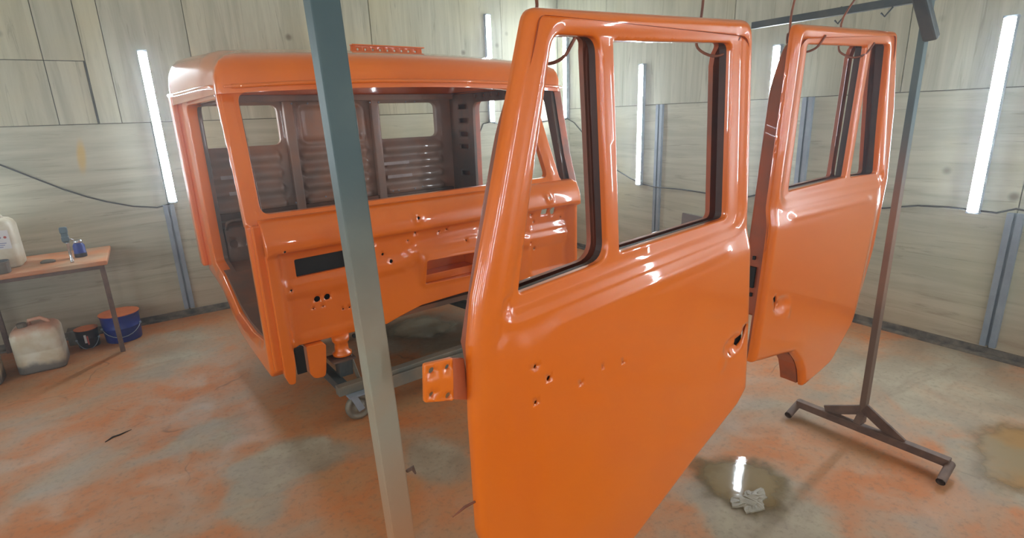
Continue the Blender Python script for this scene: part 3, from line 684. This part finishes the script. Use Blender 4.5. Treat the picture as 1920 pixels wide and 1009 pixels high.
Q2 = rnd([(.669, -.012, .02), (.541, -.019, .012), (.556, -.474, .02), (.806, -.478, .012)], 0, 6)
M2 = rnd([(.502, -.029, .006), (.084, -.050, .012), (.100, -.485, .008), (.516, -.470, .006)], 0, 5)
BL = [(.80, -.633, .005), (.769, -.673, .0065), (.808, -.712, .005)]; DT = [(.613, -.712, .003), (.547, -.726, .003), (.682, -.722, .003), (.10, -.885, .004)]
d1 = thing('truck_door_shell', 'large orange truck door hanging nearest the camera, hinge plate on its left edge', 'truck door', T1(.45, 0, 0), 'painted truck doors hanging from the rack')
build_door(T1, d1, O1, Q1, M1, (.042, -.85), BL, [], DT, True)
d2 = thing('truck_door_shell', 'orange truck door hanging beside the far rack post, quarter window on its right', 'truck door', T2(.45, 0, 0), 'painted truck doors hanging from the rack')
build_door(T2, d2, O2, Q2, M2, (.085, -.865), [], [], [(.12, -.87, .004)], False)
# arch flange at the foot of the far door
ar = [(.25, -1.100), (.315, -1.121), (.352, -1.143), (.383, -1.172), (.412, -1.20), (.434, -1.235), (.455, -1.27), (.474, -1.305)]
def adrop(a, h): return -.014*max(0, (-h-.72)/.6)**2-.035*max(0, -(1.02+.12*a)-h)
v = [T2(a, h, adrop(a, h)-.018) for a, h in ar]+[T2(a, h, adrop(a, h)-.085) for a, h in ar]+[T2(a+.004, h+.004, adrop(a, h)-.085) for a, h in ar]+[T2(a+.004, h+.004, adrop(a, h)-.018) for a, h in ar]; n = len(ar)
f = []
for r in range(4):
    for i in range(n-1): f.append((r*n+i, r*n+i+1, ((r+1) % 4)*n+i+1, ((r+1) % 4)*n+i))
f += [(0, n, 2*n, 3*n), (n-1, 4*n-1, 3*n-1, 2*n-1)]
link('arch_flange', v, f, ORANGE_DULL, d2, smooth=False)
# hinge bracket of the near door
hb = panel('hinge_plate', rnd([(.968, -.553), (1.026, -.543), (1.038, -.615), (.980, -.638)], .004, 2), [], lambda a, h, d: T1(a, h, -.01+d), ORANGE, d1, res=.02, rr=.002, cuts=[circle(1.014, -.560, .0065, 10), circle(.982, -.566, .0055, 10), circle(1.022, -.605, .0055, 10), circle(.990, -.622, .0065, 10)], fl=.006, flc=.006)
link('hinge_arm', [T1(.97, -.555, -.012), T1(.935, -.575, -.03), T1(.935, -.665, -.03), T1(.98, -.636, -.012), T1(.97, -.555, -.020), T1(.935, -.575, -.038), T1(.935, -.665, -.038), T1(.98, -.636, -.020)],
     [(0, 1, 2, 3), (4, 7, 6, 5), (0, 4, 5, 1), (1, 5, 6, 2), (2, 6, 7, 3), (3, 7, 4, 0)], ORANGE_DULL, d1, bevel=.001)  # darker orange carries the shade of the turned face
MB().tube([T1(.95, -.885, -.02), T1(.99, -.882, -.02), T1(1.02, -.888, -.02)], [.002, .003, .001], 6).go('wire_stub', WIRE, d1)

# ------------------------------------------------------------------ rack
rk = thing('hanging_rack', 'dark steel rack of square posts and beams that the orange doors hang from', 'rack', (1.4, 1.0, 0))
PX, PY = 2.575, .985
MB().beam((.345, 1.0, .04), (.285, 1.0, 1.99), .050, .046, up=(0, 1, 0)).go('post', POST, rk, bevel=.003)['label'] = 'near post, dusted orange towards the foot'
MB().beam((PX-.005, PY, .06), (PX+.01, PY, 1.99), .036, .026, up=(0, 1, 0)).go('post', POSTF, rk, bevel=.002)['label'] = 'far post'
MB().beam((.27, 1.0, 1.97), (PX+.03, PY, 1.97), .04, .04).go('beam', DARKSTEEL, rk, bevel=.002)
MB().beam((PX, PY-.03, 1.878), (PX-.02, 1.70, 1.878), .03, .03).go('arm', DARKSTEEL, rk, bevel=.002)
MB().beam((PX-.155, PY, 1.95), (PX+.005, PY-.03, 1.725), .035, .05, up=(0, 1, 0)).go('gusset', DARKSTEEL, rk, bevel=.008)
MB().beam((PX-.055, 1.26, .055), (PX-.035, .63, .055), .035, .035).go('base_bar', RUST, rk, bevel=.002)
MB().beam((PX-.045, PY, .06), (PX+.0, PY, .11), .04, .03, up=(0, 1, 0)).go('foot_block', RUST, rk, bevel=.002)
MB().beam((PX-.02, PY-.01, .145), (PX-.045, .80, .06), .012, .05).go('brace', RUST, rk, bevel=.002)
MB().beam((PX-.015, PY+.0, .13), (PX-.05, 1.13, .075), .012, .045).go('brace', RUST, rk, bevel=.002)
for y in (1.262, .628):
    mm = MB().tube([(PX-.03, y, .05), (PX-.15, y-.01, .022)], .017, 12, cap=False); mm.tube([(PX-.03, y, .05), (PX-.15, y-.01, .022)], .013, 12, cap=False); mm.go('base_tube', RUST, rk, smooth=True, solid=.0)
MB().beam((.38, 1.35, .02), (.36, .70, .02), .035, .035).go('base_bar', RUST, rk, bevel=.002)
MB().tube([(.352, .985, .765), (.362, .975, .775), (.366, .972, .76)], [.004, .006, .002], 6).go('weld_spur', RUST, rk)
for y in (1.12, 1.30): MB().tube([(PX-.01, y, 1.895), (PX-.01, y-.02, 1.86), (PX-.01, y+.005, 1.83), (PX-.01, y+.02, 1.845)], .004, 6).go('peg', DARKSTEEL, rk, smooth=True)

def hook_wire(x, top, yb_, zu, label, dx=.06, beamz=1.97, by=1.0):
    # over the beam, down behind the door head, forward under the head and up again
    p = [(x+dx+.0, by-.03, beamz-.02), (x+dx+.0, by-.03, beamz+.02), (x+dx, by, beamz+.028), (x+dx, by+.03, beamz+.02), (x+dx*.9, by+.028, beamz-.05), (x+.012, yb_+.018, top+.05), (x, yb_+.012, top-.02), (x-.012, yb_+.010, zu+.02), (x-.022, yb_, zu-.015), (x-.012, yb_-.04, zu-.038), (x+.008, yb_-.07, zu-.03), (x+.02, yb_-.085, zu-.004), (x+.024, yb_-.088, zu+.005)]
    # Catmull-Rom smoothing
    P = [np.array(q) for q in p]; out = []
    for i in range(len(P)-1):
        a, b, c, d = P[max(i-1, 0)], P[i], P[i+1], P[min(i+2, len(P)-1)]
        for k in range(4):
            q = k/4; out.append(tuple(.5*((2*b)+(-a+c)*q+(2*a-5*b+4*c-d)*q*q+(-a+3*b-3*c+d)*q**3)))
    out.append(tuple(P[-1]))
    tag(MB().tube(out, .0035, 7).go('wire_hook', WIRE, smooth=True), label, 'hook', 'wire hooks holding the doors')
hook_wire(1.245, 1.74, .965, 1.665, 'wire hook at the right of the near door head')
hook_wire(.70, 1.69, .945, 1.635, 'wire hook at the left top corner of the near door', dx=-.0)
hook_wire(1.745, 1.735, 1.02, 1.695, 'wire hook at the left of the far door head', dx=.04)
hook_wire(2.10, 1.74, 1.04, 1.69, 'wire hook at the right of the far door head, near the post', dx=.11)

# ------------------------------------------------------------------ work table and what is on and under it
TZ = .665
tb = thing('work_table', 'steel legged work table with orange dusted top at left against the wall', 'table', (-1.1, 4.75, 0))
TOPM = mat_plain('overspray_table_top', (190, 112, 64), (168, 140, 112), .6, 0, 3, .15)
link('tabletop', [(-1.95, 4.44, TZ-.03), (-.335, 4.46, TZ-.03), (-.335, 5.05, TZ-.03), (-1.95, 5.05, TZ-.03), (-1.95, 4.44, TZ), (-.335, 4.46, TZ), (-.335, 5.05, TZ), (-1.95, 5.05, TZ)],
     [(0, 3, 2, 1), (4, 5, 6, 7), (0, 1, 5, 4), (1, 2, 6, 5), (2, 3, 7, 6), (3, 0, 4, 7)], TOPM, tb, bevel=.006)
MB().box((-1.9, 4.475, TZ-.055), (-.36, 4.495, TZ-.03)).go('apron_rail', RUST, tb, bevel=.002)
for x, y in ((-.37, 4.49), (-1.05, 5.0), (-1.9, 4.49), (-1.9, 5.0)): MB().beam((x, y, 0), (x, y, TZ-.03), .028, .028, up=(0, 1, 0)).go('leg', RUST, tb, bevel=.002)

PLAST = NT('dusty_white_plastic'); _v = PLAST.coord(); _g = PLAST.n('ShaderNodeNewGeometry'); _s = PLAST.n('ShaderNodeSeparateXYZ'); PLAST.lk(_g.outputs['Position'], _s.inputs[0])
_n = PLAST.noise(_v, 9, 5); _c = PLAST.mix(PLAST.bw(_n, .35, .7), S((206, 200, 184)), S((190, 176, 150)))
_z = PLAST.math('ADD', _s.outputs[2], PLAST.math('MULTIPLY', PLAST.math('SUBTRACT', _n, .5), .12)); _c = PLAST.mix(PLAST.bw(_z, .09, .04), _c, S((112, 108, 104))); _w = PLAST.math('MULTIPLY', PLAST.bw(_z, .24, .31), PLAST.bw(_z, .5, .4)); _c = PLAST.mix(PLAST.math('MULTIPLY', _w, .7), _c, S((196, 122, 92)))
PLAST.set('Base Color', _c); PLAST.set('Roughness', .45); PLAST = PLAST.m
BLUE = mat_plain('blue_bucket_paint', (34, 52, 140), (28, 42, 112), .35, 0, 6, .05); OPAINT = mat_plain('orange_paint_residue', (208, 108, 52), (190, 92, 44), .4, 0, 10, .1)
TIN = mat_plain('dusty_tin', (120, 110, 98), (96, 88, 78), .6, .3, 9, .2); CHROME = mat_plain('chrome', (210, 214, 220), (180, 186, 196), .18, .9, 8, .02)
BLACKP = mat_plain('black_bucket_plastic', (36, 32, 40), (50, 42, 44), .4, 0, 9, .05)

def rrect(w_, d_, r, n=4):
    o = []
    for cx, cy, a0 in ((w_/2-r, d_/2-r, 0), (-w_/2+r, d_/2-r, 90), (-w_/2+r, -d_/2+r, 180), (w_/2-r, -d_/2+r, 270)):
        for k in range(n+1): a = math.radians(a0+90*k/n); o.append((cx+r*math.cos(a), cy+r*math.sin(a)))
    return o
def canister(x, y, z, w_, d_, h_, label, rot=0, tilt=0):
    t = thing('plastic_canister', label, 'canister', (x, y, z)); rings = []
    for q, s, r in ((0, .90, .04), (.02, .97, .04), (.06, 1, .04), (.45, 1.0, .04), (.47, .985, .04), (.49, 1.0, .04), (.84, 1.0, .045), (.93, .93, .05), (.98, .78, .04), (1.0, .6, .03)):
        rings.append([(x+(px*math.cos(rot)-py*math.sin(rot))*s, y+(px*math.sin(rot)+py*math.cos(rot))*s, z+h_*q) for px, py in rrect(w_, d_, r)])
    MB().loft(rings).go('body', PLAST, t, smooth=True)
    MB().lathe([(.024, 0), (.026, .004), (.026, .028), (.022, .032)], (x-w_*.22, y-.03, z+h_*.985), 16).go('cap', TIN, t)
    MB().tube([(x-w_*.1, y, z+h_*.97), (x-w_*.08, y, z+h_+.03), (x+w_*.15, y, z+h_+.035), (x+w_*.28, y, z+h_+.01), (x+w_*.30, y, z+h_*.95)], .012, 8).go('handle', PLAST, t, smooth=True)
    return t
c1 = canister(-.925, 4.76, TZ, .27, .22, .32, 'white plastic canister standing on the work table at the left edge')
LW = mat_plain('label_print_white', (206, 204, 206), (198, 196, 200), .5); LB = mat_plain('label_print_blue', (96, 100, 150), (106, 108, 156), .5); LR = mat_plain('label_print_red', (170, 70, 60), (176, 80, 66), .5)
lb_ = MB().box((-.925, 4.6475, TZ+.13), (-.815, 4.6495, TZ+.25)).go('label', LW, c1)
m = MB()
for a, b in (((-.875, TZ+.225), (-.855, TZ+.205)), ((-.855, TZ+.205), (-.875, TZ+.185)), ((-.875, TZ+.185), (-.895, TZ+.205)), ((-.895, TZ+.205), (-.875, TZ+.225))): m.beam((a[0], 4.6470, a[1]), (b[0], 4.6470, b[1]), .004, .002, up=(0, 1, 0))
for k in range(3): m.box((-.915, 4.6468, TZ+.165-.012*k), (-.835-.01*k, 4.6476, TZ+.169-.012*k))
m.go('printed_mark', LB, lb_); MB().lathe([(.008, 0), (.008, .001)], (-.835, 4.6464, TZ+.205), 12, 'y').go('printed_dot', LR, lb_)
canister(-.80, 4.54, 0, .25, .24, .30, 'squat dusty white canister on the floor under the table, greyed foot')
canister(-1.10, 4.42, 0, .22, .2, .24, 'pale canister on the floor cut by the left edge of the photo')
def bucket(x, y, z, r, h, mat, label, name='bucket', handle=True, fill=OPAINT):
    t = thing(name, label, name.split('_')[-1], (x, y, z))
    MB().lathe([(.0, .0), (r*.90, 0), (r*.92, .006), (r*.97, h*.5), (r*1.0, h*.5+.004), (r*.97, h*.5+.008), (r, h-.01), (r*1.04, h-.006), (r*1.04, h), (r*.99, h), (r*.96, h*.86)], (x, y, z), 32).go('shell', mat, t, smooth=True)
    MB().lathe([(0, h*.87), (r*.955, h*.87)], (x, y, z), 32).go('contents', fill, t)['label'] = 'paint residue inside'
    MB().lathe([(r*.99, h-.001), (r*1.045, h-.001), (r*1.05, h+.003), (r*1.0, h+.003)], (x, y, z), 32).go('rim', fill, t)
    if handle:
        pts = [(x+r*1.03*math.cos(a), y+r*1.03*math.sin(a), z+h*.72-.10*max(0, math.sin(-a))) for a in [math.radians(200+k*14) for k in range(11)]]
        hd = MB().tube(pts, .0028, 6).go('handle', STUD, t, smooth=True)
        for p in (pts[0], pts[-1]): MB().lathe([(.008, 0), (.008, -.006), (.003, -.009)], (p[0], p[1], p[2]), 10, 'y').go('handle_ear', STUD, hd)
    return t
bucket(-.365, 4.79, 0, .122, .205, BLUE, 'blue metal bucket with orange rim on the floor behind the table leg')
bucket(-.575, 4.78, 0, .068, .135, BLACKP, 'small black bucket on the floor between white canister and blue bucket')
MB().box((-.70, 4.86, 0), (-.62, 4.96, .11)).go('dark_box', TIN, bevel=.006); tag(bpy.data.objects['dark_box'], 'small dusty box on the floor beside the black bucket, against the wall', 'box')
m = MB(); m.box((-.590, 4.7085, .045), (-.577, 4.7115, .105)); m.go('label', LW, bpy.data.objects['bucket.001']); m = MB(); m.box((-.575, 4.7082, .03), (-.566, 4.7112, .095)); m.go('label', LR, bpy.data.objects['bucket.001'])
# things on the table
t = thing('paint_tin', 'grey dusty open tin at the front left of the work table', 'tin', (-.885, 4.52, TZ))
rings = [[(-.885+px*s, 4.53+py*s, TZ+z) for px, py in rrect(.11, .09, .03)] for z, s in ((0, .96), (.004, 1), (.066, 1), (.07, 1.04), (.075, 1.04))]
MB().loft(rings).go('body', TIN, t); rings = [[(-.885+px*s, 4.53+py*s, TZ+z) for px, py in rrect(.11, .09, .03)] for z, s in ((.076, .98), (.078, .97))]; MB().loft(rings).go('contents', BLACK, t)
tag(MB().loft([[(-.665+px*s, 4.68+py*s, TZ+z) for px, py in rrect(.08, .05, .02)] for z, s in ((0, 1), (.01, 1.02), (.018, .7), (.022, .3))]).go('crumpled_rag', TIN, smooth=True), 'small grey crumpled rag lying in the middle of the table', 'rag')
sg = thing('spray_gun', 'spray gun with grey head and chrome tube standing on the table', 'spray gun', (-.525, 4.55, TZ))
GX, GY = -.525, 4.56
m = MB(); m.lathe([(.010, 0), (.010, .012), (.0085, .014), (.0085, .125), (.011, .128), (.011, .14)], (GX, GY, TZ), 14); m.go('chrome_tube', CHROME, sg, smooth=True)
MB().loft([[(GX+px*s-.004, GY+py*s, TZ+z) for px, py in rrect(.042, .034, .008)] for z, s in ((.135, .6), (.15, 1), (.175, 1.0), (.178, .85), (.20, .85), (.204, 1), (.235, 1), (.24, .8))]).go('gun_head', mat_plain('gun_grey', (92, 108, 116), (76, 90, 98), .4, .4, 12, .1), sg, bevel=.002)
MB().tube([(GX+.015, GY, TZ+.16), (GX+.03, GY+.01, TZ+.15), (GX+.035, GY+.01, TZ+.14)], .004, 6).go('trigger', CHROME, sg, smooth=True)
bj = thing('blue_jar', 'small blue jar with dark foot right behind the spray gun', 'jar', (-.49, 4.74, TZ))
MB().lathe([(0, 0), (.033, 0), (.036, .004), (.036, .03), (.034, .032), (.034, .08), (.026, .095), (.024, .10)], (-.49, 4.74, TZ), 22).go('body', BLUE, bj, smooth=True)
MB().lathe([(.0365, .002), (.0368, .028)], (-.49, 4.74, TZ), 22).go('dark_foot', BLACKP, bj); MB().lathe([(.026, .10), (.027, .102), (.027, .118), (.022, .12), (0, .12)], (-.49, 4.74, TZ), 18).go('lid', CHROME, bj, smooth=True)

tag(link('grey_board', [(4.0, 2.66, .008), (4.0, 3.24, .008), (4.03, 3.24, .588), (4.03, 2.66, .565), (3.98, 2.66, .0), (3.98, 3.24, .0), (4.01, 3.24, .588), (4.01, 2.66, .565)],
    [(0, 1, 2, 3), (4, 7, 6, 5), (0, 4, 5, 1), (1, 5, 6, 2), (2, 6, 7, 3), (3, 7, 4, 0)], mat_plain('grey_brown_board', (112, 96, 92), (98, 84, 80), .7), bevel=.002), 'grey brown board leaning on the right wall, top seen through the near door window', 'board')
# ------------------------------------------------------------------ puddles and litter on the floor
def mat_water(name, ca, cb, ro):
    m = NT(name); v = m.coord(); n = m.noise(v, 5, 4)
    m.set('Base Color', m.mix(m.bw(n, .4, .6), S(ca), S(cb))); m.set('Roughness', ro); m.set('Coat Weight', 1.0 if ro < .1 else .2); m.set('Coat Roughness', ro*.5)
    at = m.n('ShaderNodeAttribute'); at.attribute_name = 'wet'
    m.set('Alpha', m.bw(m.math('ADD', at.outputs['Fac'], m.math('MULTIPLY', m.math('SUBTRACT', m.noise(v, 14, 4), .5), .7)), .1, .85))
    m.bump(m.noise(v, 22, 2), .06, .004); return m.m
WATER = mat_water('wet_puddle', (112, 88, 54), (128, 106, 74), .05); WATER2 = mat_water('brown_wet_patch', (150, 112, 64), (138, 116, 84), .35); WATER3 = mat_water('pale_wet_patch', (150, 130, 104), (160, 148, 124), .2)
def puddle(x, y, rx, ry, label, mat, seed, rot=0):
    rs = random.Random(seed); ph = [rs.uniform(0, 6.28) for _ in range(6)]; N = 64; v = [(x, y, .0035)]
    for q, z in ((.5, .0035), (.8, .003), (1.0, .0015)):
        for k in range(N):
            a = 2*math.pi*k/N; r = 1+.10*math.sin(2*a+ph[0])+.08*math.sin(3*a+ph[1])+.05*math.sin(5*a+ph[2])+.03*math.sin(9*a+ph[3])+.02*math.sin(16*a+ph[4])
            px, py = rx*r*q*math.cos(a), ry*r*q*math.sin(a); v.append((x+px*math.cos(rot)-py*math.sin(rot), y+px*math.sin(rot)+py*math.cos(rot), z))
    f = [(0, 1+k, 1+(k+1) % N) for k in range(N)]
    for i in range(2): f += [(1+i*N+k, 1+(i+1)*N+k, 1+(i+1)*N+(k+1) % N, 1+i*N+(k+1) % N) for k in range(N)]
    o = link('puddle', v, f, mat, smooth=True); at = o.data.attributes.new('wet', 'FLOAT', 'POINT')
    at.data.foreach_set('value', [1.0]+[.8]*N+[.3]*N+[0.0]*N); return tag(o, label, 'puddle')
puddle(1.82, 1.10, .21, .27, 'shiny brown puddle on the floor right of the near door', WATER, 3, .5)
puddle(2.92, .46, .36, .3, 'brown wet patch on the floor at the right edge', WATER2, 8, .2)
puddle(1.5, 3.55, .33, .30, 'pale wet patch on the floor behind the trolley, under the cab', WATER3, 5, .2)
rs = random.Random(4); N = 40; rad = [1+.22*math.sin(3*2*math.pi*k/N+1)+.14*math.sin(7*2*math.pi*k/N)+.10*rs.uniform(-1, 1) for k in range(N)]
fv = []
for q, z in ((1.0, .0036), (.96, .0075), (.55, .009)): fv += [(1.745+.085*q*rad[k]*math.cos(2*math.pi*k/N), 1.01+.05*q*rad[k]*math.sin(2*math.pi*k/N), z+(.002*math.sin(k*2.1) if q < .9 else 0)) for k in range(N)]
ff = [(i*N+k, i*N+(k+1) % N, (i+1)*N+(k+1) % N, (i+1)*N+k) for i in range(2) for k in range(N)]+[tuple(2*N+k for k in range(N))]
tag(link('paint_flake', fv, ff, mat_plain('paint_skin', (112, 100, 80), (134, 120, 98), .3, 0, 30, .5)), 'pale wrinkled flake of dried paint lying in the shiny puddle', 'paint flake')
tag(MB().tube([(-.42, 3.14, .002), (-.39, 3.17, .003), (-.36, 3.175, .003), (-.31, 3.20, .002)], [.002, .005, .004, .001], 6).go('twig', CABLE), 'thin dark sliver lying on the bare concrete at left', 'twig')
for o in bpy.data.objects:
    if '_off' in o: del o['_off']
